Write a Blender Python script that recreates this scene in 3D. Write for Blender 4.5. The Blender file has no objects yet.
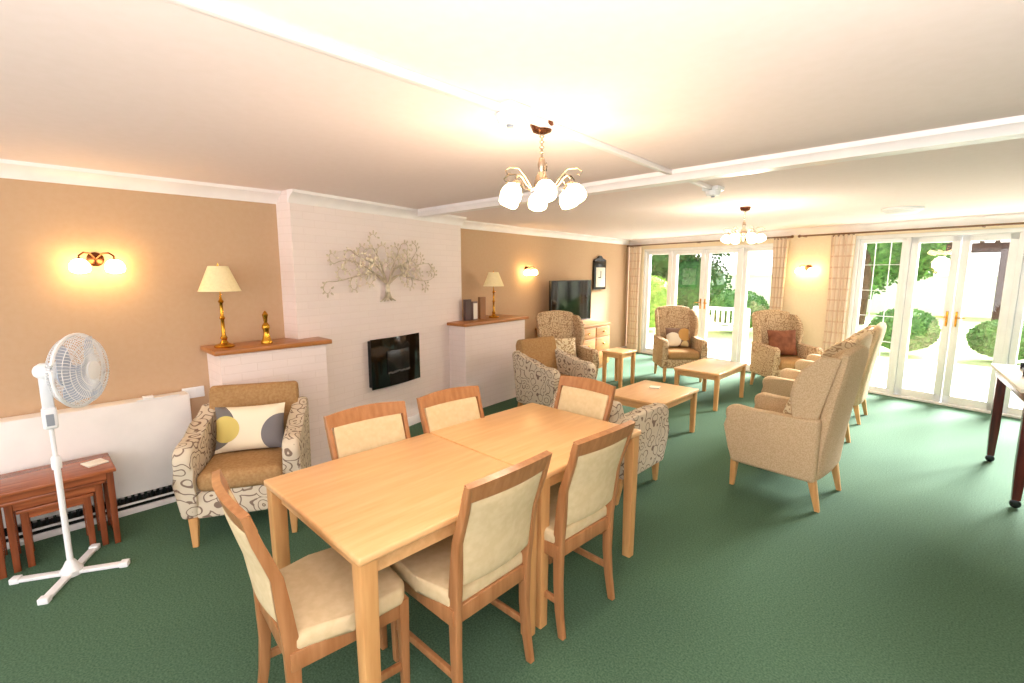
import bpy, bmesh, math, random
from mathutils import Vector, Matrix
random.seed(7)
sc=bpy.context.scene; col=sc.collection
try:
    sc.view_settings.view_transform='Standard'; sc.view_settings.look='None'
except Exception: pass
R=math.radians
def lin(c):
    o=[]
    for x in c:
        x/=255.0
        o.append(x/12.92 if x<=.04045 else ((x+.055)/1.055)**2.4)
    return tuple(o)+(1,)
# ---------------- materials
def base(name):
    m=bpy.data.materials.new(name); m.use_nodes=True
    nt=m.node_tree; b=nt.nodes['Principled BSDF']; return m,nt,b
def N(nt,t,**k):
    n=nt.nodes.new(t)
    for a,v in k.items(): setattr(n,a,v)
    return n
def pmat(name,c,c2=None,rough=.5,metal=0,scale=8,st=(1,1,1),bump=0,detail=4,emit=0,ecol=None,lo=.35,hi=.65,spec=None,bscale=None):
    m,nt,b=base(name); L=nt.links
    b.inputs['Roughness'].default_value=rough; b.inputs['Metallic'].default_value=metal
    if spec is not None: b.inputs['Specular IOR Level'].default_value=spec
    tc=N(nt,'ShaderNodeTexCoord'); mp=N(nt,'ShaderNodeMapping'); mp.inputs['Scale'].default_value=st
    L.new(tc.outputs['Object'],mp.inputs['Vector'])
    nz=N(nt,'ShaderNodeTexNoise'); nz.inputs['Scale'].default_value=scale; nz.inputs['Detail'].default_value=detail
    L.new(mp.outputs[0],nz.inputs['Vector'])
    cr=N(nt,'ShaderNodeValToRGB'); cr.color_ramp.elements[0].position=lo; cr.color_ramp.elements[1].position=hi
    if c2 is None: c2=tuple(max(0,x*.97) for x in c)
    cr.color_ramp.elements[0].color=lin(c2); cr.color_ramp.elements[1].color=lin(c)
    L.new(nz.outputs['Fac'],cr.inputs[0]); L.new(cr.outputs[0],b.inputs['Base Color'])
    if bump:
        bp=N(nt,'ShaderNodeBump'); bp.inputs['Strength'].default_value=bump; bp.inputs['Distance'].default_value=.01
        if bscale:
            n2=N(nt,'ShaderNodeTexNoise'); n2.inputs['Scale'].default_value=bscale; L.new(mp.outputs[0],n2.inputs['Vector']); L.new(n2.outputs['Fac'],bp.inputs['Height'])
        else: L.new(nz.outputs['Fac'],bp.inputs['Height'])
        L.new(bp.outputs[0],b.inputs['Normal'])
    if emit:
        b.inputs['Emission Color'].default_value=lin(ecol or c); b.inputs['Emission Strength'].default_value=emit
    return m
def wood(name,c,c2,axis='z',rough=.35):
    s={'x':(1.2,14,14),'y':(14,1.2,14),'z':(14,14,1.2)}[axis]
    return pmat(name,c,c2,rough=rough,scale=3,st=s,detail=6,lo=.3,hi=.7,bump=.04)
def brick(name,c,mort):
    m,nt,b=base(name); L=nt.links; b.inputs['Roughness'].default_value=.55
    tc=N(nt,'ShaderNodeTexCoord'); sp=N(nt,'ShaderNodeSeparateXYZ'); L.new(tc.outputs['Object'],sp.inputs[0])
    ad=N(nt,'ShaderNodeMath',operation='ADD'); L.new(sp.outputs[0],ad.inputs[0]); L.new(sp.outputs[1],ad.inputs[1])
    cb=N(nt,'ShaderNodeCombineXYZ'); L.new(ad.outputs[0],cb.inputs[0]); L.new(sp.outputs[2],cb.inputs[1])
    br=N(nt,'ShaderNodeTexBrick'); br.inputs['Scale'].default_value=1
    br.inputs['Brick Width'].default_value=.215; br.inputs['Row Height'].default_value=.06; br.inputs['Mortar Size'].default_value=.005; br.inputs['Mortar Smooth'].default_value=.9
    br.inputs['Color1'].default_value=lin(c); br.inputs['Color2'].default_value=lin(tuple(x*.99 for x in c)); br.inputs['Mortar'].default_value=lin(mort)
    L.new(cb.outputs[0],br.inputs['Vector']); L.new(br.outputs['Color'],b.inputs['Base Color'])
    bp=N(nt,'ShaderNodeBump',invert=True); bp.inputs['Strength'].default_value=.2; bp.inputs['Distance'].default_value=.005
    L.new(br.outputs['Fac'],bp.inputs['Height']); L.new(bp.outputs[0],b.inputs['Normal'])
    return m
def scroll(name,c,dark,scale=9,freq=16,th=.45,rough=.9):
    m,nt,b=base(name); L=nt.links; b.inputs['Roughness'].default_value=rough; b.inputs['Specular IOR Level'].default_value=.2
    tc=N(nt,'ShaderNodeTexCoord'); nz=N(nt,'ShaderNodeTexNoise'); nz.inputs['Scale'].default_value=5
    L.new(tc.outputs['Object'],nz.inputs['Vector'])
    mx=N(nt,'ShaderNodeMixRGB',blend_type='LINEAR_LIGHT'); mx.inputs[0].default_value=.06
    L.new(tc.outputs['Object'],mx.inputs[1]); L.new(nz.outputs['Color'],mx.inputs[2])
    vo=N(nt,'ShaderNodeTexVoronoi'); vo.inputs['Scale'].default_value=scale; L.new(mx.outputs[0],vo.inputs['Vector'])
    mu=N(nt,'ShaderNodeMath',operation='MULTIPLY'); mu.inputs[1].default_value=freq; L.new(vo.outputs['Distance'],mu.inputs[0])
    si=N(nt,'ShaderNodeMath',operation='SINE'); L.new(mu.outputs[0],si.inputs[0])
    cr=N(nt,'ShaderNodeValToRGB'); cr.color_ramp.elements[0].position=th; cr.color_ramp.elements[1].position=min(1,th+.12)
    cr.color_ramp.elements[0].color=lin(c); cr.color_ramp.elements[1].color=lin(dark)
    L.new(si.outputs[0],cr.inputs[0]); L.new(cr.outputs[0],b.inputs['Base Color']); return m
def check(name,c,c2,c3):
    m,nt,b=base(name); L=nt.links; b.inputs['Roughness'].default_value=.95
    tc=N(nt,'ShaderNodeTexCoord'); sp=N(nt,'ShaderNodeSeparateXYZ'); L.new(tc.outputs['Object'],sp.inputs[0]); prev=None
    for ch,sc_,th,cc in ((0,130,.55,c2),(2,42,.9,c3)):
        mu=N(nt,'ShaderNodeMath',operation='MULTIPLY'); mu.inputs[1].default_value=sc_; L.new(sp.outputs[ch],mu.inputs[0])
        si=N(nt,'ShaderNodeMath',operation='SINE'); L.new(mu.outputs[0],si.inputs[0])
        gt=N(nt,'ShaderNodeMath',operation='GREATER_THAN'); gt.inputs[1].default_value=th; L.new(si.outputs[0],gt.inputs[0])
        mx=N(nt,'ShaderNodeMixRGB'); L.new(gt.outputs[0],mx.inputs[0])
        if prev is None: mx.inputs[1].default_value=lin(c)
        else: L.new(prev,mx.inputs[1])
        mx.inputs[2].default_value=lin(cc); prev=mx.outputs[0]
    L.new(prev,b.inputs['Base Color']); return m
def glassmat(name):
    m=bpy.data.materials.new(name); m.use_nodes=True; nt=m.node_tree; nt.nodes.clear()
    o=N(nt,'ShaderNodeOutputMaterial'); mx=N(nt,'ShaderNodeMixShader'); t=N(nt,'ShaderNodeBsdfTransparent'); g=N(nt,'ShaderNodeBsdfGlossy')
    g.inputs['Roughness'].default_value=.02; mx.inputs[0].default_value=.05
    nt.links.new(t.outputs[0],mx.inputs[1]); nt.links.new(g.outputs[0],mx.inputs[2]); nt.links.new(mx.outputs[0],o.inputs[0]); return m
def circles(name,bg,items):
    m,nt,b=base(name); L=nt.links; b.inputs['Roughness'].default_value=.95
    tc=N(nt,'ShaderNodeTexCoord'); prev=None
    for (x,y,r,c) in items:
        mp=N(nt,'ShaderNodeMapping'); mp.inputs['Location'].default_value=(-x,-y,0); mp.inputs['Scale'].default_value=(1,1,0)
        L.new(tc.outputs['Object'],mp.inputs[0]); ln=N(nt,'ShaderNodeVectorMath',operation='LENGTH'); L.new(mp.outputs[0],ln.inputs[0])
        ls=N(nt,'ShaderNodeMath',operation='LESS_THAN'); ls.inputs[1].default_value=r; L.new(ln.outputs['Value'],ls.inputs[0])
        mx=N(nt,'ShaderNodeMixRGB'); L.new(ls.outputs[0],mx.inputs[0])
        if prev is None: mx.inputs[1].default_value=lin(bg)
        else: L.new(prev,mx.inputs[1])
        mx.inputs[2].default_value=lin(c); prev=mx.outputs[0]
    L.new(prev,b.inputs['Base Color']); return m

MT={}
MT['tan']=pmat('wall_tan',(200,168,136),(198,165,132),rough=.85,scale=30)
MT['cream']=pmat('wall_cream',(240,226,198),(237,222,193),rough=.8,scale=30)
MT['ceil']=pmat('ceiling_paint',(248,231,227),(246,229,224),rough=.9,scale=20)
MT['trim']=pmat('white_gloss',(248,241,240),rough=.35,scale=5)
MT['upvc']=pmat('white_upvc',(246,247,248),rough=.25,scale=5)
MT['brick']=brick('painted_brick',(243,228,224),(236,220,215))
MT['carpet']=pmat('green_carpet',(90,120,96),(54,84,64),rough=1,scale=120,detail=8,lo=.3,hi=.7,bump=.06,spec=.25,bscale=340)
MT['oakx']=wood('oak_x',(226,180,128),(212,162,108),'x',.3)
MT['oaky']=wood('oak_y',(228,182,130),(216,166,112),'y',.28)
MT['oakz']=wood('oak_z',(210,162,106),(192,140,86),'z',.35)
MT['chw']=wood('beech_chair',(174,124,82),(150,100,60),'z',.35)
MT['cab']=wood('cabinet_oak',(190,136,76),(158,106,54),'x',.4)
MT['shelf']=wood('shelf_wood',(190,126,68),(158,96,46),'x',.3)
MT['red']=wood('mahogany',(172,98,60),(130,68,40),'x',.25)
MT['redz']=wood('mahogany_z',(148,80,48),(106,54,31),'z',.25)
MT['dk']=wood('dark_red_wood',(96,36,26),(62,22,18),'z',.25)
MT['ups']=pmat('cream_velvet',(210,191,154),(202,182,143),rough=.85,scale=30,detail=2,spec=.2)
MT['brown']=pmat('tan_chenille',(174,138,96),(158,122,80),rough=.95,scale=60,bump=.05,spec=.2)
MT['weave']=pmat('beige_weave',(204,180,148),(188,162,128),rough=.95,scale=120,detail=3,bump=.08,spec=.2,lo=.4,hi=.6)
MT['scr']=scroll('scroll_fabric',(210,196,174),(130,110,96),scale=12,freq=19,th=.72)
MT['scr2']=scroll('leaf_fabric',(204,180,148),(156,126,96),scale=19,freq=15,th=.5)
MT['white']=pmat('white_plastic',(242,244,247),rough=.35,scale=5)
MT['heat']=pmat('heater_enamel',(244,240,238),rough=.4,scale=5)
MT['grey']=pmat('grey_plastic',(150,155,165),rough=.4)
MT['blade']=pmat('pale_blue_plastic',(190,202,224),rough=.35)
MT['black']=pmat('black_plastic',(18,18,20),rough=.25)
MT['bglass']=pmat('black_glass',(6,6,7),rough=.06)
MT['brass']=pmat('brass',(212,160,62),(190,136,44),rough=.22,metal=1)
MT['bronze']=pmat('polished_nickel_bronze',(196,176,156),rough=.22,metal=1)
MT['rose']=pmat('dark_bronze',(110,66,44),rough=.25,metal=.8)
MT['rod']=pmat('dark_rod',(120,84,56),rough=.35)
MT['silver']=pmat('champagne_metal',(214,198,178),(184,168,146),rough=.4,metal=.3,scale=30)
MT['shade']=pmat('lamp_shade_fabric',(234,216,172),(226,206,160),rough=.9,scale=60,emit=.15,ecol=(255,225,160))
MT['glow']=pmat('lit_opal_glass',(255,244,220),rough=.3,emit=18,ecol=(255,226,168))
MT['glow2']=pmat('lit_opal_glass_wall',(255,240,205),rough=.3,emit=28,ecol=(255,212,142))
MT['glass']=glassmat('clear_glass')
MT['curt']=check('curtain_fabric',(236,218,196),(226,204,180),(222,196,170))
MT['patio']=pmat('patio_stone',(226,224,218),(212,208,200),rough=.9,scale=4)
MT['lawn']=pmat('grass',(176,196,140),(140,170,104),rough=1,scale=20)
MT['leaf']=pmat('leaf_green',(92,136,66),(52,96,42),rough=.8,scale=6)
MT['leaf2']=pmat('leaf_dark',(62,104,52),(36,70,32),rough=.8,scale=6)
MT['leaf3']=pmat('leaf_lime',(150,176,80),(100,138,50),rough=.8,scale=6)
MT['bark']=pmat('bark',(96,70,54),(66,48,34),rough=.9,scale=20)
MT['fence']=pmat('dark_timber',(66,40,34),(44,28,24),rough=.9,scale=12)
MT['wallw']=pmat('rendered_garden_wall',(236,232,224),rough=.9,scale=6)
MT['dim']=pmat('smoked_panel',(34,32,33),(22,21,22),rough=.2,scale=14)
MT['peb']=pmat('grey_pebble',(96,94,92),rough=.5)
MT['bookA']=pmat('book_dark',(84,60,58),rough=.5); MT['bookB']=pmat('book_grey',(132,110,104),rough=.5); MT['bookC']=pmat('book_tan',(150,104,66),rough=.5)
MT['paper']=pmat('paper',(236,230,216),rough=.8)
MT['cushA']=circles('cushion_print',(238,226,200),[(-.23,.02,.15,(112,108,106)),(-.14,.0,.085,(206,186,106)),(.2,-.05,.13,(120,116,118)),(.06,.1,.05,(238,226,200))])
MT['cushB']=circles('cushion_print_round',(122,98,86),[(-.08,-.05,.12,(238,230,214)),(.1,.04,.1,(190,146,84)),(.1,-.12,.06,(206,186,140))])
MT['cushC']=pmat('cushion_brown',(140,88,62),(110,64,44),rough=.95,scale=14)
MT['cushD']=scroll('cushion_pale',(228,214,184),(180,152,116),scale=16,freq=12)

# ---------------- mesh builder
class M:
    def __init__(s): s.bm=bmesh.new()
    def _bev(s,vs,bev,seg):
        if bev>0:
            es=list({e for v in vs for e in v.link_edges})
            bmesh.ops.bevel(s.bm,geom=es,offset=bev,segments=seg,affect='EDGES',profile=.5,clamp_overlap=True)
    def box(s,x0,x1,y0,y1,z0,z1,bev=0,seg=2,mt=None):
        m=Matrix.Translation(((x0+x1)/2,(y0+y1)/2,(z0+z1)/2))@Matrix.Diagonal((abs(x1-x0),abs(y1-y0),abs(z1-z0),1))
        if mt is not None: m=mt@m
        r=bmesh.ops.create_cube(s.bm,size=1,matrix=m); s._bev(r['verts'],bev,seg); return s
    def cyl(s,p0,p1,r0,r1=None,n=16):
        p0=Vector(p0);p1=Vector(p1); d=p1-p0; r1=r0 if r1 is None else r1
        m=Matrix.Translation((p0+p1)/2)@d.to_track_quat('Z','Y').to_matrix().to_4x4()
        bmesh.ops.create_cone(s.bm,cap_ends=True,segments=n,radius1=r0,radius2=max(r1,1e-4),depth=d.length,matrix=m); return s
    def sph(s,c,r,sc3=(1,1,1),n=16):
        m=Matrix.Translation(c)@Matrix.Diagonal((*sc3,1))
        bmesh.ops.create_uvsphere(s.bm,u_segments=n,v_segments=max(6,n//2),radius=r,matrix=m); return s
    def rings(s,rs,cap=True,closed=False):
        vs=[[s.bm.verts.new(p) for p in r] for r in rs]; n=len(rs[0])
        for i in range(len(vs)-(0 if closed else 1)):
            a=vs[i];b=vs[(i+1)%len(vs)]
            for j in range(n): s.bm.faces.new((a[j],a[(j+1)%n],b[(j+1)%n],b[j]))
        if cap and not closed:
            s.bm.faces.new(vs[0][::-1]); s.bm.faces.new(vs[-1])
        return [v for r in vs for v in r]
    def lathe(s,prof,c=(0,0,0),n=24,cap=True,mt=None):
        rs=[]
        for r,z in prof:
            ring=[Vector((c[0]+max(r,1e-4)*math.cos(2*math.pi*k/n),c[1]+max(r,1e-4)*math.sin(2*math.pi*k/n),c[2]+z)) for k in range(n)]
            if mt is not None: ring=[mt@p for p in ring]
            rs.append(ring)
        s.rings(rs,cap); return s
    def sweep(s,pts,r,n=8):
        pts=[Vector(p) for p in pts]; rs=[]; up=Vector((0,0,1)); k=len(pts)
        for i,p in enumerate(pts):
            d=(pts[min(i+1,k-1)]-pts[max(i-1,0)]).normalized()
            a=d.cross(up)
            if a.length<.2: a=d.cross(Vector((0,1,0)))
            a.normalize(); b=d.cross(a); rr=r[i] if isinstance(r,(list,tuple)) else r
            rs.append([p+a*rr*math.cos(2*math.pi*j/n)+b*rr*math.sin(2*math.pi*j/n) for j in range(n)])
        s.rings(rs); return s
    def loft(s,secs,bev=.004):
        rs=[[Vector((x-w/2,y-d/2,z)),Vector((x+w/2,y-d/2,z)),Vector((x+w/2,y+d/2,z)),Vector((x-w/2,y+d/2,z))] for (x,y,z,w,d) in secs]
        vs=s.rings(rs)
        if bev:
            es=list({e for v in vs for e in v.link_edges if abs(e.verts[0].co.z-e.verts[1].co.z)>1e-4})
            bmesh.ops.bevel(s.bm,geom=es,offset=bev,segments=2,affect='EDGES',profile=.5,clamp_overlap=True)
        return s
    def prism(s,poly,ax,a0,a1,bev=0,seg=2):
        def P(p,a): return {'x':Vector((a,p[0],p[1])),'y':Vector((p[0],a,p[1])),'z':Vector((p[0],p[1],a))}[ax]
        vs=s.rings([[P(p,a0) for p in poly],[P(p,a1) for p in poly]]); s._bev(vs,bev,seg); return s
    def slab(s,fn,th,nu=8,nv=8):
        g=[[Vector(fn(i/nu,j/nv)) for j in range(nv+1)] for i in range(nu+1)]
        def nor(i,j):
            a=g[min(i+1,nu)][j]-g[max(i-1,0)][j]; b=g[i][min(j+1,nv)]-g[i][max(j-1,0)]
            return a.cross(b).normalized()
        def t(i,j): return th(i/nu,j/nv) if callable(th) else th
        A=[[s.bm.verts.new(g[i][j]+nor(i,j)*t(i,j)/2) for j in range(nv+1)] for i in range(nu+1)]
        B=[[s.bm.verts.new(g[i][j]-nor(i,j)*t(i,j)/2) for j in range(nv+1)] for i in range(nu+1)]
        f=s.bm.faces.new
        for i in range(nu):
            for j in range(nv):
                f((A[i][j],A[i+1][j],A[i+1][j+1],A[i][j+1])); f((B[i][j],B[i][j+1],B[i+1][j+1],B[i+1][j]))
        for i in range(nu):
            f((A[i][0],B[i][0],B[i+1][0],A[i+1][0])); f((A[i][nv],A[i+1][nv],B[i+1][nv],B[i][nv]))
        for j in range(nv):
            f((A[0][j],A[0][j+1],B[0][j+1],B[0][j])); f((A[nu][j],B[nu][j],B[nu][j+1],A[nu][j+1]))
        return s
    def obj(s,name,mat,parent=None,loc=(0,0,0),rot=0,sub=0,flat=False,label=None):
        bmesh.ops.recalc_face_normals(s.bm,faces=s.bm.faces)
        me=bpy.data.meshes.new(name); s.bm.to_mesh(me); s.bm.free()
        me.materials.append(MT[mat] if isinstance(mat,str) else mat)
        if not flat:
            me.shade_smooth(); me.set_sharp_from_angle(angle=R(38))
        o=bpy.data.objects.new(name,me); col.objects.link(o)
        o.location=loc; o.rotation_euler=(0,0,rot) if not isinstance(rot,tuple) else rot
        if parent is not None: o.parent=parent
        if sub:
            md=o.modifiers.new('s','SUBSURF'); md.levels=sub; md.render_levels=sub
        if label: o['label']=label
        return o
def thing(name,label,cat,loc=(0,0,0),rot=0,group=None):
    o=bpy.data.objects.new(name,None); col.objects.link(o); o.empty_display_size=.1
    o.location=loc; o.rotation_euler=(0,0,rot) if not isinstance(rot,tuple) else rot
    o['label']=label; o['category']=cat
    if group: o['group']=group
    return o
def tag(o,label,cat,group=None):
    o['label']=label; o['category']=cat
    if group: o['group']=group
    return o
def struct(o): o['kind']='structure'; return o
def dup(root,loc,rot,label=None):
    def cp(o,par):
        c=o.copy(); col.objects.link(c)
        if par is not None: c.parent=par
        for k in [k for k in bpy.data.objects if k.parent==o]: cp(k,c)
        return c
    n=cp(root,None); n.location=loc; n.rotation_euler=(0,0,rot)
    if label: n['label']=label
    return n

CH=2.25
FA1=((-4.1,-2.6,0),R(90)); FBR=((-3.93,1.55,0),math.atan2(2.15,-.52)); FA2=((-4.665,3.55,0),math.atan2(5,-.52)); FFW=((-5.2,8.75,0),math.atan2(-1.1,5.5))
def at(F,s,d,z=0):
    (ox,oy,oz),a=F; return (ox+math.cos(a)*s+math.sin(a)*d, oy+math.sin(a)*s-math.cos(a)*d, z)
def wb(name,F,s0,s1,z0,z1,y0,y1,mat,bev=0):
    return struct(M().box(s0,s1,y0,y1,z0,z1,bev).obj(name,mat,loc=F[0],rot=F[1]))
LA1=4.2; LBR=2.212; LA2=5.25; LFW=8.4
wb('wall_left',FA1,0,LA1,0,CH,0,.2,'tan')
wb('wall_chimney_breast',FBR,0,LBR,0,CH,0,.45,'brick')
wb('wall_alcove',FA2,0,LA2,0,CH,0,.2,'tan')
O1=3.02
m=M()
for a,b in [(0,.36),(O1,3.98)]: m.box(a,b,0,.22,0,CH)
m.box(.36,O1,0,.22,2.06,CH); m.box(3.98,7.1,0,.22,2.1,CH); m.box(7.1,LFW,0,.22,0,CH)
struct(m.obj('wall_far','cream',loc=FFW[0],rot=FFW[1]))
struct(M().box(2.9,3.1,.5,7.2,0,CH).obj('wall_right','cream'))
struct(M().prism([(-4.3,-2.7),(3.1,-2.7),(3.1,7.12),(-5.4,8.82),(-5.4,3.5),(-4.3,1.5)],'z',-.1,0).obj('floor','carpet',flat=True))
struct(M().prism([(-4.3,-2.7),(3.1,-2.7),(3.1,7.3),(-5.4,9.0),(-5.4,3.5),(-4.3,1.5)],'z',CH,CH+.1).obj('ceiling','ceil',flat=True))
cp=[(0,2.155),(-.014,2.155),(-.018,2.178),(-.035,2.2),(-.06,2.222),(-.072,2.228),(-.075,2.25),(0,2.25)]
k=1
for F,a,b in ((FA1,0,LA1),(FBR,-.02,LBR+.02),(FA2,0,LA2),(FFW,0,LFW)):
    struct(M().prism(cp,'x',a,b).obj('trim_%d'%k,'trim',loc=F[0],rot=F[1])); k+=1
for nm,F,a,b in (('baseboard_left',FA1,0,LA1-.1),('baseboard_chimney_breast',FBR,.2,LBR),('baseboard_alcove',FA2,.9,LA2)):
    struct(M().box(a,b,-.018,0,0,.1,.004).obj(nm,'trim',loc=F[0],rot=F[1]))
struct(M().box(O1,3.98,-.018,0,0,.1,.004).obj('baseboard_far','trim',loc=FFW[0],rot=FFW[1]))
bp=[(2.92,2.25),(2.925,2.225),(2.945,2.212),(2.955,2.185),(3.055,2.185),(3.065,2.21),(3.09,2.222),(3.095,2.25)]
struct(M().prism(bp,'x',-4.42,2.9).obj('trim_5','trim'))
struct(M().prism([(-1.345,-2.6),(-1.315,-2.6),(-1.37,1.6),(-1.40,1.6)],'z',2.222,2.25,.003).obj('trim_6','trim'))
struct(M().prism([(-1.40,1.6),(-1.37,1.6),(-1.46,2.94),(-1.49,2.94)],'z',2.222,2.25,.003).obj('trim_7','trim'))
struct(M().prism([(-1.495,3.09),(-1.465,3.09),(-1.505,3.70),(-1.535,3.70)],'z',2.222,2.25,.003).obj('trim_10','trim'))

# ---------------- far wall doors
def frame(m,s0,s1,z0,z1,w,y0=.05,y1=.12):
    m.box(s0,s0+w,y0,y1,z0,z1,.005); m.box(s1-w,s1,y0,y1,z0,z1,.005); m.box(s0,s1,y0,y1,z1-w,z1,.005); m.box(s0,s1,y0,y1,z0,z0+w*1.3,.005); return m
def leaf(name,s0,s1,z0,z1,w=.075,handle=None,lead=False):
    m=frame(M(),s0,s1,z0,z1,w)
    if lead:
        for q in range(1,3):
            x=s0+(s1-s0)*q/3; m.box(x-.004,x+.004,.08,.09,z0,z1)
        for q in range(1,6):
            z=z0+(z1-z0)*q/6; m.box(s0,s1,.08,.09,z-.004,z+.004)
    o=struct(m.obj(name,'upvc',loc=FFW[0],rot=FFW[1]))
    M().box(s0+w,s1-w,.083,.087,z0+w,z1-w).obj('glass','glass',parent=o)
    if handle is not None:
        M().box(handle-.011,handle+.011,.04,.05,.97,1.15,.003).cyl((handle,.05,1.08),(handle,.005,1.08),.007).cyl((handle,.008,1.08),(handle+(-.09 if handle>(s0+s1)/2 else .09),.008,1.08),.007).obj('handle','brass',parent=o,label='brass lever handle')
    return o
def opening_frame(name,s0,s1,z1,posts):
    m=M(); m.box(s0,s1,.02,.14,z1-.05,z1,.004); m.box(s0,s1,.02,.14,0,.03,.004)
    for p in posts: m.box(p-.022,p+.022,.02,.14,.03,z1-.05,.004)
    return struct(m.obj(name,'upvc',loc=FFW[0],rot=FFW[1]))
opening_frame('trim_8',.36,O1,2.06,[.382,1.0,2.38,O1-.022])
leaf('window_1',.405,.977,.03,2.01,.06); leaf('door_1',1.023,1.685,.03,2.01,.075,1.647); leaf('door_2',1.695,2.357,.03,2.01,.075,1.733); leaf('window_2',2.403,O1-.045,.03,2.01,.06)
opening_frame('trim_9',3.98,7.1,2.1,[4.002,4.56,5.56,6.2,7.078])
leaf('window_3',4.026,4.536,.03,2.05,.05,lead=True); leaf('door_3',4.584,5.05,.03,2.05,.075,5.012); leaf('door_4',5.06,5.535,.03,2.05,.075,5.098); leaf('window_4',5.585,6.175,.03,2.05,.06); leaf('window_5',6.225,7.05,.03,2.05,.06)

def curtain(s0,s1,z0,z1,label,d=.09):
    root=thing('curtain',label,'curtain',FFW[0],FFW[1],'curtains by the patio doors')
    nf=4
    def fn(u,v): 
        pinch=1-.18*math.sin(v*math.pi)
        x=(s0+s1)/2+(u-.5)*(s1-s0)*pinch
        return (x,-d+.022*math.sin(u*nf*2*math.pi),z0+(z1-z0)*v)
    M().slab(fn,.006,50,10).obj('drape','curt',parent=root)
    for i in range(5):
        x=s0+(s1-s0)*(i+.5)/5
        M().lathe([(.016,-.004),(.021,-.004),(.021,.004),(.016,.004),(.016,-.004)],n=14,cap=False,mt=Matrix.Translation((x,-d,z1+.01))@Matrix.Rotation(R(90),4,'Y')).obj('curtain_ring','rod',parent=root)
curtain(.08,.38,.04,2.11,'cream checked full-length curtain gathered at the patio door')
curtain(2.93,3.16,.04,2.11,'cream checked full-length curtain on a pole by the pier')
curtain(3.72,4.02,.04,2.11,'cream checked full-length curtain beside the leaded window')
for a,b,lb in ((.02,3.2,'slim metal curtain pole above the patio doors'),(3.3,7.2,'dark wooden curtain pole above the glazed doors')):
    root=thing('curtain_rod',lb,'curtain pole',FFW[0],FFW[1])
    M().cyl((a,-.09,2.135),(b,-.09,2.135),.011).obj('pole','rod',parent=root)
    for x in (a,b): M().sph((x,-.09,2.135),.022).obj('finial','rod',parent=root)
    for x in (a+.06,(a+b)/2,b-.06): M().cyl((x,-.09,2.125),(x,0,2.125),.007).obj('bracket','rod',parent=root)

# ---------------- plinths with shelves
struct(M().box(3.54,4.3,-.335,0,0,1.045).obj('wall_plinth','brick',loc=FA1[0],rot=FA1[1]))
o=M().box(3.50,4.34,-.37,-.0,1.045,1.08,.006).obj('mantel_shelf','shelf',loc=FA1[0],rot=FA1[1]); tag(o,'varnished wooden shelf capping the white brick plinth','shelf')
struct(M().box(-.12,1.0,-.52,0,0,1.01).obj('wall_plinth_alcove','brick',loc=FA2[0],rot=FA2[1]))
o=M().box(-.16,1.04,-.56,-.0,1.01,1.045,.006).obj('mantel_shelf','shelf',loc=FA2[0],rot=FA2[1]); tag(o,'varnished wooden shelf on the plinth beside the chimney breast','shelf')

# ---------------- storage heater
root=thing('storage_heater','long white storage heater against the tan wall','heater',(FA1[0][0],FA1[0][1],0),FA1[1])
s0,s1=1.4,3.38
M().box(s0,s1,-.14,-.01,.13,.765,.012).obj('body','heat',parent=root)
m=M().box(s0+.01,s1-.01,-.125,-.02,.04,.075); n=int((s1-s0)/.035)
for i in range(n): m.box(s0+.02+i*.035,s0+.035+i*.035,-.132,-.1,.075,.13)
m.obj('grille','black',parent=root)
M().box(s0,s1,-.14,-.01,.0,.04,.004).box(s0,s1,-.142,-.132,.068,.08).obj('base','heat',parent=root)
M().box(s1-.3,s1-.06,-.142,-.13,.765,.772,.002).box(s1-.26,s1-.2,-.1,-.05,.765,.778,.003).obj('control_panel','white',parent=root)
root=thing('wall_socket','white double wall socket above the heater','socket',at(FA1,3.43,0,.74),FA1[1])
M().box(-.07,.07,-.012,0,-.04,.04,.003).obj('plate','white',parent=root)
for x in (-.045,.02): M().box(x,x+.025,-.016,-.012,.005,.03).obj('switch','white',parent=root)

# ---------------- electric fire
root=thing('electric_fire','black glass wall-mounted electric fire on the brick chimney breast','fireplace',at(FBR,1.04,0,.75),FBR[1])
M().box(-.32,.32,-.05,0,-.225,.225,.006).obj('body','black',parent=root)
M().slab(lambda u,v:(-.335+.67*u,-.058-.02*math.sin(math.pi*u),-.24+.48*v),.008,16,2).obj('front_panel','bglass',parent=root)
M().box(-.15,.15,-.088,-.075,-.12,.11,.003).obj('fire_window','dim',parent=root)
m=M()
for i in range(22): m.sph((-.14+.28*i/21,-.088,-.11+.012*random.random()),.008+.004*random.random(),n=8)
m.obj('pebbles','peb',parent=root)

# ---------------- tree wall art
root=thing('tree_wall_art','metal tree wall sculpture with curling leafy branches','wall art',at(FBR,.98,.03,1.63),FBR[1])
mb=M(); ml=M()
rnd=random.Random(11)
def leafd(x,z,r,a): 
    pts=[]
    for i in range(8):
        t=i*math.pi/4; p=r*1.6*math.cos(t); q=r*.8*math.sin(t); pts.append((x+p*math.cos(a)-q*math.sin(a),z+p*math.sin(a)+q*math.cos(a)))
    y=-.014-.01*rnd.random(); ml.prism(pts,'y',y-.002,y)
def curve2(x,z,a,L,curl,n=9,k=1.2):
    P=[(x,z)]; aa=a
    for i in range(n):
        aa+=curl/n*(.4+k*i/n); x+=L/n*math.cos(aa); z+=L/n*math.sin(aa); P.append((x,z))
    return P,aa
def bez(p,n=12): 
    o=[]
    for i in range(n+1):
        t=i/n; q=[(1-t)**3,3*t*(1-t)**2,3*t*t*(1-t),t**3]; o.append((sum(q[j]*p[j][0] for j in range(4)),sum(q[j]*p[j][1] for j in range(4))))
    return o
ends=[(.68,-.09,.10,-.16),(.60,.06,-.02,.12),(.42,.18,.14,.02),(.20,.24,.02,.16)]
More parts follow.
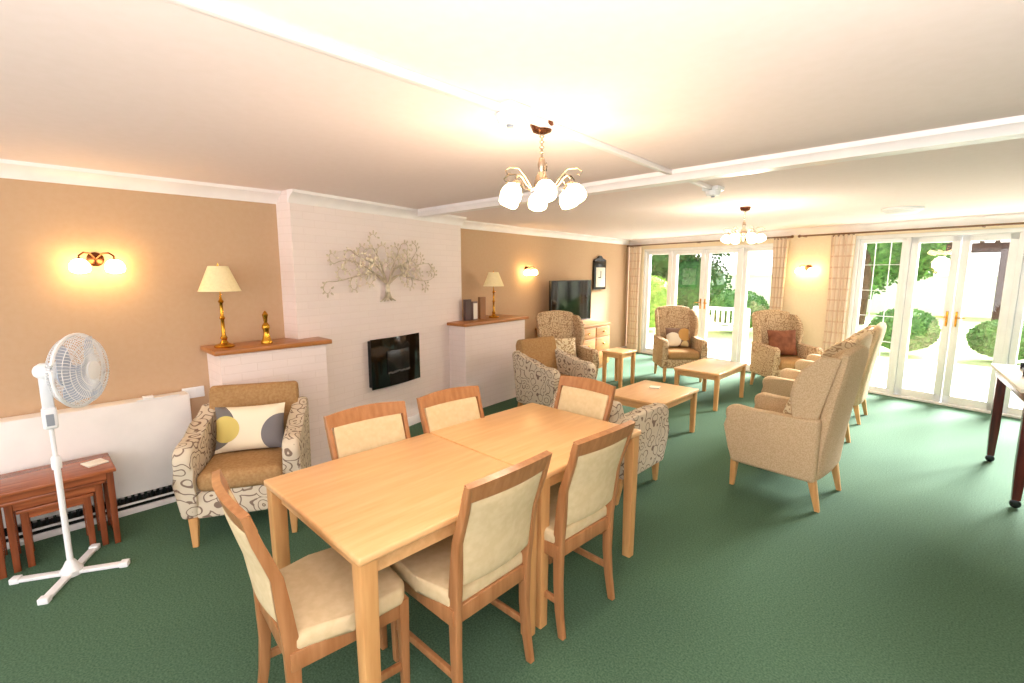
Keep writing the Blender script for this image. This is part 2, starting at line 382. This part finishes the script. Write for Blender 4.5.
for sg0 in (-1,1):
    for li,(ex,ez,c1,c2) in enumerate(ends):
        e=ex*(1 if sg0>0 else 1.03); z_=ez+(.02 if sg0>0 else 0)
        P=bez([(sg0*.01,-.13),(sg0*e*.25,c1),(sg0*e*.65,c2-.04 if sg0>0 else c2+.04),(sg0*e,z_)],14)
        mb.sweep([(x,-.003,z) for x,z in P],[.0105*(1-.05*i) for i in range(len(P))],6)
        side=1 if li%2 else -1
        for i in (5,7,9,11,14):
            x,z=P[i]; da=math.atan2(P[i][1]-P[i-1][1],P[i][0]-P[i-1][0]); side=-side
            Q,qa=curve2(x,z,da+side*.5,.16+.06*rnd.random(),side*rnd.uniform(2.6,4.0),12,1.8)
            mb.sweep([(u,-.008,v) for u,v in Q],[.0055*(1-.045*j) for j in range(len(Q))],5)
            for j in (2,4,6,8,10,12):
                u,v=Q[j]; an=math.atan2(Q[j][1]-Q[j-1][1],Q[j][0]-Q[j-1][0])-side*1.1
                leafd(u+.02*math.cos(an),v+.02*math.sin(an),.0115,an)
for i in range(5): mb.sweep([(-.10+.05*i,0,-.29),(-.04+.02*i,0,-.262),(-.018+.009*i,0,-.2),((i-2)*.008,0,-.11)],[.006,.009,.010,.009],6)
mb.obj('branches','silver',parent=root); ml.obj('leaves','silver',parent=root)

# ---------------- wall lamps
def wall_lamp(F,s,z,label):
    root=thing('wall_lamp',label,'wall light',at(F,s,0,z),F[1],'twin wall lights')
    M().lathe([(.001,0),(.04,0),(.045,.006),(.03,.016),(.012,.024),(.001,.026)],mt=Matrix.Rotation(R(90),4,'X')).obj('back_plate','rose',parent=root)
    for sg in (-1,1):
        pts=[(0,-.02,0),(sg*.03,-.06,.035),(sg*.06,-.085,.04),(sg*.085,-.09,.02),(sg*.085,-.09,-.005)]
        M().sweep(pts,.006).sph((sg*.085,-.09,.0),.012,n=10).obj('arm','rose',parent=root)
        M().lathe([(.014,.0),(.035,-.012),(.05,-.035),(.053,-.058),(.046,-.078),(.02,-.088),(.001,-.09)],(sg*.085,-.09,0),20).obj('lamp_shade','glow2',parent=root)
wall_lamp(FA1,2.97,1.7,'bronze twin-arm wall light with lit glass shades')
wall_lamp(FA2,1.72,1.66,'bronze twin-arm wall light glowing beside the television')
wall_lamp(FFW,3.42,1.68,'bronze twin-arm wall light on the pier between curtains')

def table_lamp(loc,label,h=.62):
    root=thing('table_lamp',label,'lamp',loc)
    k=h/.62
    M().lathe([(.001,0),(.065,0),(.07,.008),(.06,.02),(.03,.03),(.018,.05),(.024,.07),(.014,.09),(.012,.2),(.02,.215),(.012,.23),(.011,.32),(.02,.335),(.01,.35),(.006,.38),(.001,.42)]).obj('base','brass',parent=root)
    M().lathe([(.135,.41),(.133,.41),(.06,.59),(.062,.59),(.064,.59),(.137,.41),(.135,.41)],n=32,cap=False).obj('lamp_shade','shade',parent=root)
    M().cyl((0,0,.38),(0,0,.61),.004).cyl((-.06,0,.585),(.06,0,.585),.002).obj('harp','brass',parent=root)
    root.scale=(k,k,k); return root
table_lamp((-3.9,1.01,1.081),'brass candlestick table lamp with cream cone shade',.61)
table_lamp((-4.42,4.2,1.046),'small brass table lamp with cream shade on alcove shelf',.6)
root=thing('brass_figurine','small brass bell ornament standing on the shelf','ornament',(-3.87,1.29,1.081))
M().lathe([(.001,0),(.04,0),(.042,.01),(.032,.03),(.022,.07),(.02,.1),(.03,.12),(.026,.14),(.012,.16),(.018,.2),(.022,.22),(.01,.24),(.001,.25)]).obj('body','brass',parent=root)

x=0
for i,(mt,w,h,lb) in enumerate((('bookA',.12,.25,'dark framed book standing upright on the shelf'),('bookB',.1,.22,'grey-brown book standing on the shelf'),('bookC',.12,.27,'tan covered book standing on the shelf'))):
    root=thing('book',lb,'book',at(FA2,.1+x,.3,1.046),FA2[1],'books on the alcove shelf')
    M().box(0,w-.02,-.02,.02,0,h,.002).obj('cover',mt,parent=root); M().box(.006,w-.026,-.0205,.016,.01,h-.02).obj('page',('paper' if i==1 else mt),parent=root)
    x+=.13

# ---------------- fan
root=thing('pedestal_fan','white pedestal fan with round wire cage on cross base','fan',(-3.38,.05,0))
m=M()
for a in (62,242,332,152): 
    mt=Matrix.Rotation(R(a),4,'Z'); m.box(0.0,.25,-.02,.02,.004,.022,.004,2,mt); m.box(.22,.26,-.022,.022,0,.03,.004,2,mt)
m.lathe([(.045,.0),(.05,.03),(.035,.05),(.02,.08)]); m.obj('base','white',parent=root)
M().cyl((0,0,.04),(0,0,.62),.014).obj('pole','white',parent=root)
M().cyl((0,0,.55),(0,0,.9),.010).lathe([(.02,.6),(.022,.62),(.02,.66),(.014,.67)]).obj('inner_pole','white',parent=root)
M().box(-.028,.035,-.03,.03,.82,.93,.012,3).obj('control_box','white',parent=root)
M().box(.035,.038,-.015,.015,.84,.9).obj('dial','grey',parent=root)
fd=R(54); T=Matrix.Translation((0,0,1.12))@Matrix.Rotation(fd,4,'Z')@Matrix.Rotation(R(90),4,'Y')
M().lathe([(.001,-.03),(.03,-.03),(.042,-.01),(.045,.05),(.035,.08),(.001,.08)],mt=T).box(-.024,.024,-.024,.024,.92,1.09,.01).obj('motor','white',parent=root)
cz=.16; cr_=.185
m=M()
def ringpts(r,z,n=40): return [T@Vector((r*math.cos(2*math.pi*k/n),r*math.sin(2*math.pi*k/n),z)) for k in range(n+1)]
m.sweep(ringpts(cr_,cz),.009,6)
for r,z in ((.17,.035),(.14,.05),(.11,.056),(.08,.06)): m.sweep(ringpts(r,cz+z),.0018,5); m.sweep(ringpts(r,cz-z),.0018,5)
for k in range(64):
    a=2*math.pi*k/64; c_,s_=math.cos(a),math.sin(a)
    m.sweep([T@Vector((r*c_,r*s_,cz+z)) for r,z in ((.035,.065),(.1,.06),(.155,.048),(cr_,0),(.155,-.048),(.1,-.06),(.045,-.065))],.0017,4)
m.obj('cage','white',parent=root)
M().lathe([(.001,cz+.06),(.048,cz+.06),(.048,cz+.07),(.001,cz+.075)],mt=T).obj('cage_badge','white',parent=root)
for k in range(3):
    Tb=T@Matrix.Rotation(2*math.pi*k/3,4,'Z')
    M().slab(lambda u,v:Tb@Vector((.03+.125*u,(v-.5)*(.06+.15*math.sin(u*2.4))+.02*u,cz+(v-.5)*.05)),.003,8,6).obj('blade','blade',parent=root)
M().lathe([(.001,cz-.03),(.03,cz-.03),(.03,cz+.02),(.001,cz+.03)],mt=T).obj('hub','blade',parent=root)

# ---------------- nest of tables
def nest(w,d,h,x,label):
    root=thing('nesting_table',label,'table',(x,.03,0),R(90),'nest of mahogany side tables')
    M().box(-w/2,w/2,-d/2,d/2,h-.02,h,.004).obj('table_top','red',parent=root)
    M().box(-w/2+.02,w/2-.02,-d/2+.02,-d/2+.035,h-.06,h-.02).obj('apron','red',parent=root)
    M().box(-w/2+.02,w/2-.02,d/2-.035,d/2-.02,h-.06,h-.02).obj('apron','red',parent=root)
    for sx in (-1,1):
        for sy in (-1,1):
            X=sx*(w/2-.03);Y=sy*(d/2-.03); M().loft([(X,Y,0,.03,.03),(X,Y,h-.02,.034,.034)]).obj('leg','redz',parent=root)
        M().box(sx*(w/2-.03)-.01,sx*(w/2-.03)+.01,-d/2+.03,d/2-.03,.03,.055).obj('foot_rail','redz',parent=root)
nest(.54,.36,.47,-3.75,'largest mahogany nesting table with square legs'); nest(.43,.3,.405,-3.745,'middle mahogany nesting table tucked under the larger'); nest(.32,.26,.34,-3.74,'smallest mahogany nesting table tucked innermost')

# ---------------- dining tables
def dtable(label):
    root=thing('dining_table',label,'table',(0,0,0),0,'pair of oak dining tables')
    w,l=.82,.85
    M().box(-w/2,w/2,-l/2,l/2,.722,.75,.008,3).obj('table_top','oaky',parent=root)
    m=M()
    m.box(-w/2+.05,w/2-.05,-l/2+.045,-l/2+.065,.65,.722).box(-w/2+.05,w/2-.05,l/2-.065,l/2-.045,.65,.722).box(-w/2+.045,-w/2+.065,-l/2+.05,l/2-.05,.65,.722).box(w/2-.065,w/2-.045,-l/2+.05,l/2-.05,.65,.722)
    m.obj('apron','oakx',parent=root)
    for sx in (-1,1):
        for sy in (-1,1):
            X=sx*(w/2-.038);Y=sy*(l/2-.038); M().loft([(X,Y,0,.05,.05),(X,Y,.722,.062,.062)],.006).obj('leg','oakz',parent=root)
    return root
t=dtable('light oak square dining table pushed against its twin'); t.location=(-1.69,1.068,0)
dup(t,(-1.69,1.924,0),0)

# ---------------- dining chairs
def py(z):
    P=[(0,-.205),(.25,-.185),(.45,-.185),(.7,-.215),(.97,-.30)]
    for (a,ya),(b,yb) in zip(P,P[1:]):
        if z<=b: return ya+(yb-ya)*(z-a)/(b-a)
    return P[-1][1]
root=thing('dining_chair','beech dining chair with cream upholstered seat and curved back','chair',(0,0,0),0,'dining chairs around the tables'); DC=root
for sx in (-1,1):
    M().loft([(sx*.19,py(0)-.01,0,.026,.03),(sx*.188,py(.12),.12,.027,.036),(sx*.185,py(.25),.25,.028,.04),(sx*.185,py(.45),.45,.028,.05),(sx*.19,py(.58),.58,.025,.045),(sx*.195,py(.7),.7,.024,.038),(sx*.2,py(.83)-.005,.83,.023,.034),(sx*.205,py(.93)-.002,.93,.021,.026)]).obj('leg','chw',parent=root)
    M().loft([(sx*.19,.2,0,.026,.026),(sx*.195,.195,.44,.038,.038)]).obj('leg','chw',parent=root)
    M().box(sx*.19-.009,sx*.19+.009,-.19,.19,.15,.18,.003).obj('stretcher','chw',parent=root)
M().box(-.205,.205,.185,.205,.37,.435,.003).box(-.205,.205,-.195,-.175,.37,.435,.003).box(-.205,-.185,-.18,.19,.37,.435,.003).box(.185,.205,-.18,.19,.37,.435,.003).obj('seat_frame','chw',parent=root)
M().prism([(-.2,-.185),(.2,-.185),(.222,.0),(.222,.19),(.16,.225),(-.16,.225),(-.222,.19),(-.222,.0)],'z',.425,.49,.022,4).obj('seat','ups',parent=root)
def cb(u,v):
    z=.52+.36*v; x=(u-.5)*.375; return (x,py(z)-.022*math.cos((u-.5)*math.pi)-.002,z)
M().slab(cb,lambda u,v:.030+.014*math.sin(math.pi*u)*math.sin(math.pi*v),10,10).obj('backrest','ups',parent=root,sub=1)
def tr(u,v):
    z=.872+.06*v+.012*math.sin(math.pi*u)*v; x=(u-.5)*.425; return (x,py(min(z,.97))-.022*math.cos((u-.5)*math.pi),z)
M().slab(tr,.026,14,3).obj('top_rail','chw',parent=root)
DC.location=(-1.62,.69,0); DC.rotation_euler=(0,0,R(-5))
for (x,y,a) in ((-1.42,1.155,91),(-1.40,1.74,88),(-1.90,1.16,-94),(-1.87,1.68,-92),(-1.76,2.19,178)): dup(DC,(x,y,0),R(a))

# ---------------- armchairs
def legs4(root,x,yf,yb,h,mat='oakz'):
    for sx in (-1,1):
        M().loft([(sx*x,yf+.01,0,.03,.03),(sx*x,yf,h,.05,.05)]).obj('leg',mat,parent=root)
        M().loft([(sx*x,yb-.05,0,.03,.03),(sx*x,yb,h,.05,.05)]).obj('leg',mat,parent=root)
def tub(loc,a,label,body='scr',inner='brown',back='brown',bh=.87):
    root=thing('armchair',label,'armchair',loc,R(a))
    M().box(-.25,.25,-.27,.27,.17,.34,.015,3).obj('seat_base',body,parent=root)
    M().box(-.235,.235,-.2,.30,.335,.455,.045,5).obj('seat_cushion',inner,parent=root)
    k=bh-.87
    for sx in (-1,1):
        pr=[(-.28,.17),(.27,.17),(.29,.3),(.3,.42),(.325,.5),(.33,.56),(.3,.61),(.24,.63),(.1,.625),(-.05,.64),(-.18,.69+k*.5),(-.3,.76+k),(-.36,.72+k)]
        M().prism(pr,'x',sx*.235,sx*.335,.032,4).obj('armrest',body,parent=root)
    M().prism([(-.17,.40),(-.21,.6),(-.255,.84+k),(-.29,.875+k),(-.345,.86+k),(-.365,.8+k),(-.31,.17),(-.24,.17)],'x',-.275,.275,.03,4).obj('backrest',back,parent=root)
    legs4(root,.27,.25,-.26,.18); return root
def wing(loc,a,label,fab='weave',seatm=None,H=1.1,w=1.0,lean=.15,inner=None):
    root=thing('wingback_armchair',label,'armchair',loc,R(a)); k=H-1.1
    M().box(-.24*w,.24*w,-.27,.27,.2,.34,.015,3).obj('seat_base',fab,parent=root)
    M().box(-.235*w,.235*w,-.2,.30,.335,.46,.045,5).obj('seat_cushion',seatm or fab,parent=root)
    for sx in (-1,1):
        M().prism([(-.30,.2),(.27,.2),(.285,.3),(.30,.48),(.33,.55),(.325,.61),(.27,.64),(.1,.625),(-.1,.63),(-.3,.65)],'x',sx*.24*w,sx*.325*w,.028,4).obj('armrest',fab,parent=root)
        def wf(u,v,sx=sx):
            z=.6+(.47+k)*v
            yb=-.27-(lean-.01)*v; yf=-.13-(lean-.03)*v+.065*math.sin(v*math.pi)-.05*max(0,v-.8)/.2
            y=yb+(yf-yb)*u; return (sx*w*(.268+.03*u*(.3+math.sin(v*2.6))),y,z)
        M().slab(wf,lambda u,v:.05,8,12).obj('wing',inner or fab,parent=root,sub=1)
    def bf(u,v):
        z=.2+(.90+k)*v; x=(u-.5)*.55*w
        return (x,-.27-lean*v**1.4-.015*math.sin(math.pi*u),z+.035*math.sin(math.pi*u)*v)
    M().slab(bf,lambda u,v:.085 if v<.95 else .065,8,12).obj('backrest',fab,parent=root,sub=1)
    if inner:
        def bi(u,v):
            z=.5+(.56+k)*v; x=(u-.5)*.46*w; return (x,-.205-lean*.95*((z-.2)/(.9+k))**1.4,z)
        M().slab(bi,.04,8,8).obj('back_pad',inner,parent=root,sub=1)
    M().box(-.225*w,.225*w,-.23,-.17,.45,.62,.03,4).obj('lumbar_pad',seatm or fab,parent=root)
    legs4(root,.265*w,.25,-.27,.22); return root
def cushion(loc,rot,mat,label,w=.42,h=.3,t=.11):
    def fn(u,v): 
        a=2*u-1;b=2*v-1; return (w/2*a*(1-.06*(1-b*b)),h/2*b*(1-.06*(1-a*a)),0)
    o=M().slab(fn,lambda u,v:.01+t*((1-(2*u-1)**4)*(1-(2*v-1)**4))**.6,16,14).obj('cushion',mat,loc=loc,rot=rot)
    tag(o,label,'cushion'); return o
tub((-3.31,.95,0),-(90+28),'low tub armchair with tan seat and scroll-patterned arms by the shelf',bh=.85)
tub((-1.97,3.10,0),0,'low scroll-patterned tub armchair beside the dining tables',back='scr',bh=.74)
tub((-3.33,4.1,0),-95,'low tub armchair with brown back and scroll-patterned arms')
wing((-3.86,4.98,0),-120,'wingback armchair with patterned fabric beside the sideboard','scr2','scr2',1.06)
B1=(-3.24,6.98); B2=(-1.86,7.28)
wing((*B1,0),-(90+49),'patterned wingback armchair in front of the patio doors','scr2','brown',1.06)
wing((*B2,0),-(90+45),'patterned wingback armchair beside the pier','scr2','brown',1.05)
wing((-.96,3.93,0),86,'beige woven wingback armchair turned towards the coffee table','weave','weave',1.10,.93,.12)
wing((-1.10,5.2,0),89,'beige wingback armchair with patterned lining in the row','weave','brown',1.06,.9,.12,'scr2')
wing((-1.13,6.4,0),91,'beige wingback armchair with patterned lining at row end','weave','brown',1.06,.9,.12,'scr2')
def oncush(cx,cy,a,y,z,tilt,mat,label,**k):
    th=R(a); loc=(cx-math.sin(th)*y,cy+math.cos(th)*y,z)
    return cushion(loc,(R(90-tilt),0,th+math.pi),mat,label,**k)
oncush(-3.31,.95,-118,-.08,.60,18,'cushA','oblong cushion printed with grey and mustard circles')
oncush(*B1,-139,-.10,.62,15,'cushB','square cushion printed with white and amber circles',w=.36,h=.3)
oncush(*B2,-135,-.08,.65,15,'cushC','square rust-brown cushion on the wingback chair',w=.4,h=.36)
oncush(-3.86,4.98,-120,-.08,.61,15,'cushD','pale patterned cushion on the wingback chair',w=.36,h=.28)
oncush(-.96,3.93,86,-.07,.61,15,'cushD','pale patterned cushion on the woven wingback chair',w=.38,h=.3)

def ctable(loc,w,l,h,label,name='coffee_table',mat='oaky'):
    root=thing(name,label,'table',loc)
    M().box(-w/2,w/2,-l/2,l/2,h-.03,h,.006,3).obj('table_top',mat,parent=root)
    i=.035; M().box(-w/2+i,w/2-i,-l/2+i,-l/2+i+.02,h-.09,h-.03).box(-w/2+i,w/2-i,l/2-i-.02,l/2-i,h-.09,h-.03).box(-w/2+i,-w/2+i+.02,-l/2+i,l/2-i,h-.09,h-.03).box(w/2-i-.02,w/2-i,-l/2+i,l/2-i,h-.09,h-.03).obj('apron','oakx',parent=root)
    for sx in (-1,1):
        for sy in (-1,1): M().loft([(sx*(w/2-.035),sy*(l/2-.035),0,.042,.042),(sx*(w/2-.035),sy*(l/2-.035),h-.03,.05,.05)]).obj('leg','oakz',parent=root)
ctable((-2.25,4.3,0),.6,.82,.45,'oak coffee table between the armchairs')
ctable((-2.36,6.03,0),.56,.92,.45,'oak coffee table nearer the patio doors')
ctable((-3.68,6.0,0),.34,.4,.5,'small oak side table beside the wingback chair','side_table')
ctable((-4.55,4.92,0),.34,.3,.58,'small reddish side table against the wall','side_table','red')
for (x,y,z,lb) in ((-2.3,4.45,.451,'small square paper coaster on the coffee table'),(-3.75,.22,.471,'small white booklet on the nesting tables')):
    o=M().box(-.05,.05,-.05,.05,0,.008,.001).obj('coaster','paper',loc=(x,y,z),rot=.3); tag(o,lb,'coaster')

# ---------------- TV and cabinet
root=thing('sideboard','oak sideboard with drawers under the television','cabinet',at(FA2,1.95,0,0),FA2[1])
w=1.5
M().box(0,w,-.5,-.03,.06,.74,.004).obj('body','cab',parent=root); M().box(-.02,w+.02,-.52,-.02,.74,.77,.005).obj('top','cab',parent=root); M().box(.03,w-.03,-.46,-.05,0,.06).obj('plinth','cab',parent=root)
for i in range(3):
    a=.02+i*w/3; b=a+w/3-.03
    for z0,z1 in ((.56,.72),(.33,.54),(.09,.31)):
        d=M().box(a,b,-.518,-.5,z0,z1,.004).obj('drawer','cab',parent=root); M().sph(((a+b)/2,-.53,(z0+z1)/2),.016,n=10).obj('knob','brass',parent=d)
root=thing('television','black flat-screen television on the oak sideboard','television',at(FA2,2.6,.25,.77),FA2[1]+R(-3))
M().box(-.56,.56,-.02,.03,.06,.72,.008).obj('body','black',parent=root); M().box(-.545,.545,-.024,-.019,.08,.705).obj('screen','bglass',parent=root)
M().box(-.22,.22,-.12,.12,0,.012,.004).box(-.04,.04,0,.03,.01,.1).obj('stand','black',parent=root)
root=thing('wall_clock','black wooden wall clock with white face and small pediment','clock',at(FA2,3.93,0,1.6),FA2[1])
M().box(-.22,.22,-.05,0,-.30,.22,.01).prism([(-.23,.22),(.23,.22),(.17,.25),(.08,.27),(.04,.31),(-.04,.31),(-.08,.27),(-.17,.25)],'y',-.05,-.01).obj('case','black',parent=root)
M().box(-.17,.17,-.056,-.05,-.25,.1,.002).obj('face','paper',parent=root); M().box(-.008,.008,-.06,-.056,-.08,.04).box(-.09,0,-.06,-.056,-.09,-.074).obj('hand','black',parent=root)

# ---------------- trolley table
root=thing('side_table','tall dark red wooden table on casters with pale top','table',(.598,5.237,0),R(6.6))
M().box(-.42,.5,-.58,.58,.82,.845,.005).obj('table_top','paper',parent=root); M().box(-.39,.47,-.55,.55,.75,.82,.003).obj('apron','dk',parent=root)
for x in (-.35,.43):
    for y in (-.52,.52):
        M().loft([(x,y,.06,.045,.045),(x,y,.3,.06,.06),(x,y,.75,.06,.06)]).obj('leg','dk',parent=root)
        M().lathe([(.024,-.01),(.03,-.008),(.03,.008),(.024,.01)],mt=Matrix.Translation((x,y,.03))@Matrix.Rotation(R(90),4,'X')).cyl((x,y,.03),(x,y,.065),.008).obj('caster','black',parent=root)
root=thing('tray','dark tray standing on the tall table','tray',(.45,5.4,.846)); M().box(-.16,.3,-.2,.2,0,.02,.006).box(-.17,.31,-.21,-.2,0,.05).box(-.17,.31,.2,.21,0,.05).obj('tray_body','black',parent=root)

# ---------------- chandeliers
def chandelier(loc,label):
    root=thing('chandelier',label,'ceiling light',loc)
    M().lathe([(.001,0),(.05,0),(.052,-.01),(.04,-.035),(.015,-.045),(.001,-.046)]).obj('ceiling_rose','rose',parent=root)
    m=M().cyl((0,0,-.03),(0,0,-.2),.005)
    for i in range(6): m.lathe([(.008,-.004),(.012,0),(.008,.004)],(0,0,-.055-.022*i),10)
    m.obj('stem','bronze',parent=root)
    M().lathe([(.001,-.14),(.012,-.145),(.018,-.17),(.012,-.2),(.026,-.22),(.032,-.25),(.026,-.275),(.012,-.29),(.016,-.31),(.001,-.33)]).obj('hub','bronze',parent=root)
    for i in range(6):
        a=2*math.pi*i/6+.3; c_,s_=math.cos(a),math.sin(a)
        P=[(.02,-.26),(.05,-.275),(.08,-.262),(.1,-.235),(.12,-.225),(.134,-.24),(.136,-.262)]
        m=M().sweep([(r*c_,r*s_,z) for r,z in P],.004,8)
        Q=[(.05,-.275),(.085,-.23),(.12,-.2),(.165,-.2),(.185,-.215),(.175,-.23),(.162,-.222)]; m.sweep([(r*c_,r*s_,z) for r,z in Q],.0028,6)
        m.lathe([(.01,.012),(.02,0),(.016,-.012),(.01,-.014)],(.136*c_,.136*s_,-.262),12)
        m.obj('arm','bronze',parent=root)
        tilt=Matrix.Translation((.136*c_,.136*s_,-.266))@Matrix.Rotation(R(26),4,Vector((s_,-c_,0)))
        M().lathe([(.014,0),(.032,-.012),(.043,-.035),(.045,-.056),(.042,-.07),(.03,-.078),(.001,-.08)],n=20,mt=tilt).obj('lamp_shade','glow',parent=root)
    return root
chandelier((-1.42,1.64,CH),'polished metal multi-arm chandelier with lit glass shades')
chandelier((-1.74,5.05,CH),'polished metal multi-arm chandelier over the lounge seating')
for x,y,lb in ((-1.375,1.40,'white round smoke alarm on the ceiling'),(-1.52,3.72,'white round smoke detector at trunking end')):
    root=thing('smoke_alarm',lb,'smoke alarm',(x,y,CH-.028)); M().lathe([(.001,0),(.055,0),(.055,-.015),(.045,-.035),(.001,-.04)]).box(-.06,.06,-.06,.06,0,.028,.003).obj('body','white',parent=root); M().lathe([(.001,-.039),(.015,-.039),(.012,-.047),(.001,-.048)]).obj('sensor','grey',parent=root)
root=thing('ceiling_light','white flush oval ceiling light fitting','ceiling light',(-.65,6.24,CH)); M().lathe([(.001,0),(.17,0),(.17,-.02),(.15,-.035)]).obj('body','white',parent=root); M().lathe([(.15,-.03),(.12,-.055),(.001,-.065)]).obj('diffuser','white',parent=root)

# ---------------- garden
def plane(name,pts,z,mat,label,cat):
    o=M().prism(pts,'z',z-.05,z).obj(name,mat,flat=True); tag(o,label,cat)
plane('patio',[(-14,10.9),(-14,9.6),(-5.5,9.05),(3.2,7.35),(10,5),(10,12),(-14,12)],-.06,'patio','pale stone patio outside the glazed doors','patio')
plane('lawn',[(-40,12),(25,12),(25,40),(-40,40)],-.08,'lawn','sunlit green lawn beyond the patio','lawn')
def bush(x,y,r,h,mat,label,z0=-.06,n=3500,ls=.045):
    root=thing('bush',label,'bush',(x,y,z0)); m=M()
    m.sph((0,0,h*.5),1,(r*.86,r*.86,h*.47),20)
    for i in range(n):
        a=random.random()*6.283; b=math.acos(random.uniform(-.85,1)); q=random.uniform(.84,.98)
        c=Vector((r*q*math.sin(b)*math.cos(a),r*q*math.sin(b)*math.sin(a),h*.52+h*.48*q*math.cos(b)))
        u=Vector((random.gauss(0,1),random.gauss(0,1),random.gauss(0,1))).normalized(); v=u.orthogonal().normalized()
        s=ls*random.uniform(.6,1.2); vs=[m.bm.verts.new(c+p) for p in (u*s,v*s*.5,-u*s,-v*s*.5)]; m.bm.faces.new(vs)
    m.obj('foliage',mat,parent=root,flat=True)
def tree(x,y,h,r,mat,label):
    root=thing('tree',label,'tree',(x,y,-.05)); M().sweep([(0,0,0),(.1,0,h*.3),(0,.1,h*.6),(0,0,h*.8)],[.18,.14,.1,.05]).obj('trunk','bark',parent=root)
    m=M()
    for q in range(9):
        cx,cy,cz_=random.uniform(-r,r)*.55,random.uniform(-r,r)*.5,h*.55+random.uniform(-.7,.6)*r
        m.sph((cx,cy,cz_),r*.4,n=12)
        for i in range(900):
            d=Vector((random.gauss(0,1),random.gauss(0,1),random.gauss(0,1))).normalized(); c=Vector((cx,cy,cz_))+d*r*.45*random.uniform(.85,1.08)
            u=Vector((random.gauss(0,1),random.gauss(0,1),random.gauss(0,1))).normalized(); v=u.orthogonal().normalized(); s=.085
            m.bm.faces.new([m.bm.verts.new(c+p) for p in (u*s,v*s*.5,-u*s,-v*s*.5)])
    m.obj('foliage',mat,parent=root,flat=True)
bush(-6.9,12.9,.75,1.6,'leaf3','lime-green rounded shrub beyond the patio'); bush(-4.9,14.2,.8,1.2,'leaf','leafy green shrub beyond the patio'); bush(-9.6,13.4,1.2,2.1,'leaf2','dark green shrub beside the patio')
bush(-1.1,12.8,.6,.95,'leaf','green shrub outside the glazed doors'); bush(.45,13.0,.6,.8,'leaf','green shrub beside the path'); bush(2.0,12.8,.6,.8,'leaf2','dark green low shrub'); bush(-2.9,13.2,.75,1.2,'leaf2','dark green shrub at the lawn edge')
tree(-14,19,5.2,2.3,'leaf2','large dark leafy garden tree'); tree(-8.6,18.5,5.2,2.4,'leaf2','tall leafy green garden tree'); tree(-2.8,19,5.2,2.2,'leaf','leafy garden tree beyond the shrubs')
root=thing('garden_wall','pale rendered garden wall beyond the lawn','garden wall',(0,0,-.075)); m=M().box(-30,15,25,25.2,0,1.5).box(-30,15,24.95,25.25,1.5,1.58)
m.obj('panel','wallw',parent=root)
root=thing('garden_bench','white slatted garden bench on the patio','bench',(-4.3,11.2,-.058),R(185))
for sx in (-.6,.6):
    M().box(sx-.03,sx+.03,-.22,-.16,0,.85,.004).box(sx-.03,sx+.03,.18,.24,0,.6,.004).box(sx-.03,sx+.03,-.2,.24,.58,.62,.004).box(sx-.03,sx+.03,-.2,.24,.36,.4,.004).obj('leg','upvc',parent=root)
M().box(-.6,.6,-.2,.24,.4,.43,.004).obj('seat','upvc',parent=root)
m=M().box(-.6,.6,-.22,-.18,.8,.87,.004).box(-.6,.6,-.21,-.19,.46,.5)
for i in range(10): m.box(-.54+i*.115,-.49+i*.115,-.21,-.19,.48,.82)
m.obj('backrest','upvc',parent=root)
root=thing('pergola','dark brown timber pergola standing beyond the shrubs','pergola',(.3,15.2,-.075))
for x in (-.7,0,.7): 
    for y in (0,.9): M().box(x-.08,x+.08,y-.08,y+.08,0,2.3,.01).obj('post','fence',parent=root)
m=M().box(-1,1,-.06,.06,2.15,2.34).box(-1,1,.84,.96,2.15,2.34)
for i in range(8): m.box(-.95+i*.25,-.87+i*.25,-.3,1.2,2.34,2.46)
m.obj('beams','fence',parent=root)

# ---------------- lights
w=bpy.data.worlds.new('World'); sc.world=w; w.use_nodes=True; bg=w.node_tree.nodes['Background']; bg.inputs[0].default_value=(1,.98,.975,1); bg.inputs[1].default_value=3.2
def light(name,t,loc,rot,e,c,size=.1,**k):
    l=bpy.data.lights.new(name,t); l.energy=e; l.color=c
    if t=='AREA': l.size=size
    elif t=='SUN': l.angle=size
    else: l.shadow_soft_size=size
    for a,v in k.items(): setattr(l,a,v)
    o=bpy.data.objects.new(name,l); col.objects.link(o); o.location=loc; o.rotation_euler=rot; return o
light('sun','SUN',(0,12,8),(R(-61),0,R(-14)),46,(1,.98,.96),R(26))
light('bounce_flash','AREA',(.3,-.2,1.4),(R(180),0,0),110,(1,.95,.92),.5)
light('room_lamp','POINT',(-1.42,1.64,1.76),(0,0,0),17,(1,.87,.7),.12)
light('room_lamp','POINT',(-1.74,5.05,1.76),(0,0,0),38,(1,.88,.72),.12)
cam=bpy.data.cameras.new('camera'); cam.lens=16.875; cam.sensor_width=36; cam.clip_start=.02
co=bpy.data.objects.new('camera',cam); col.objects.link(co); co.location=(0,0,1.62); co.rotation_euler=(R(90-8.24),0,R(44.28)); sc.camera=co
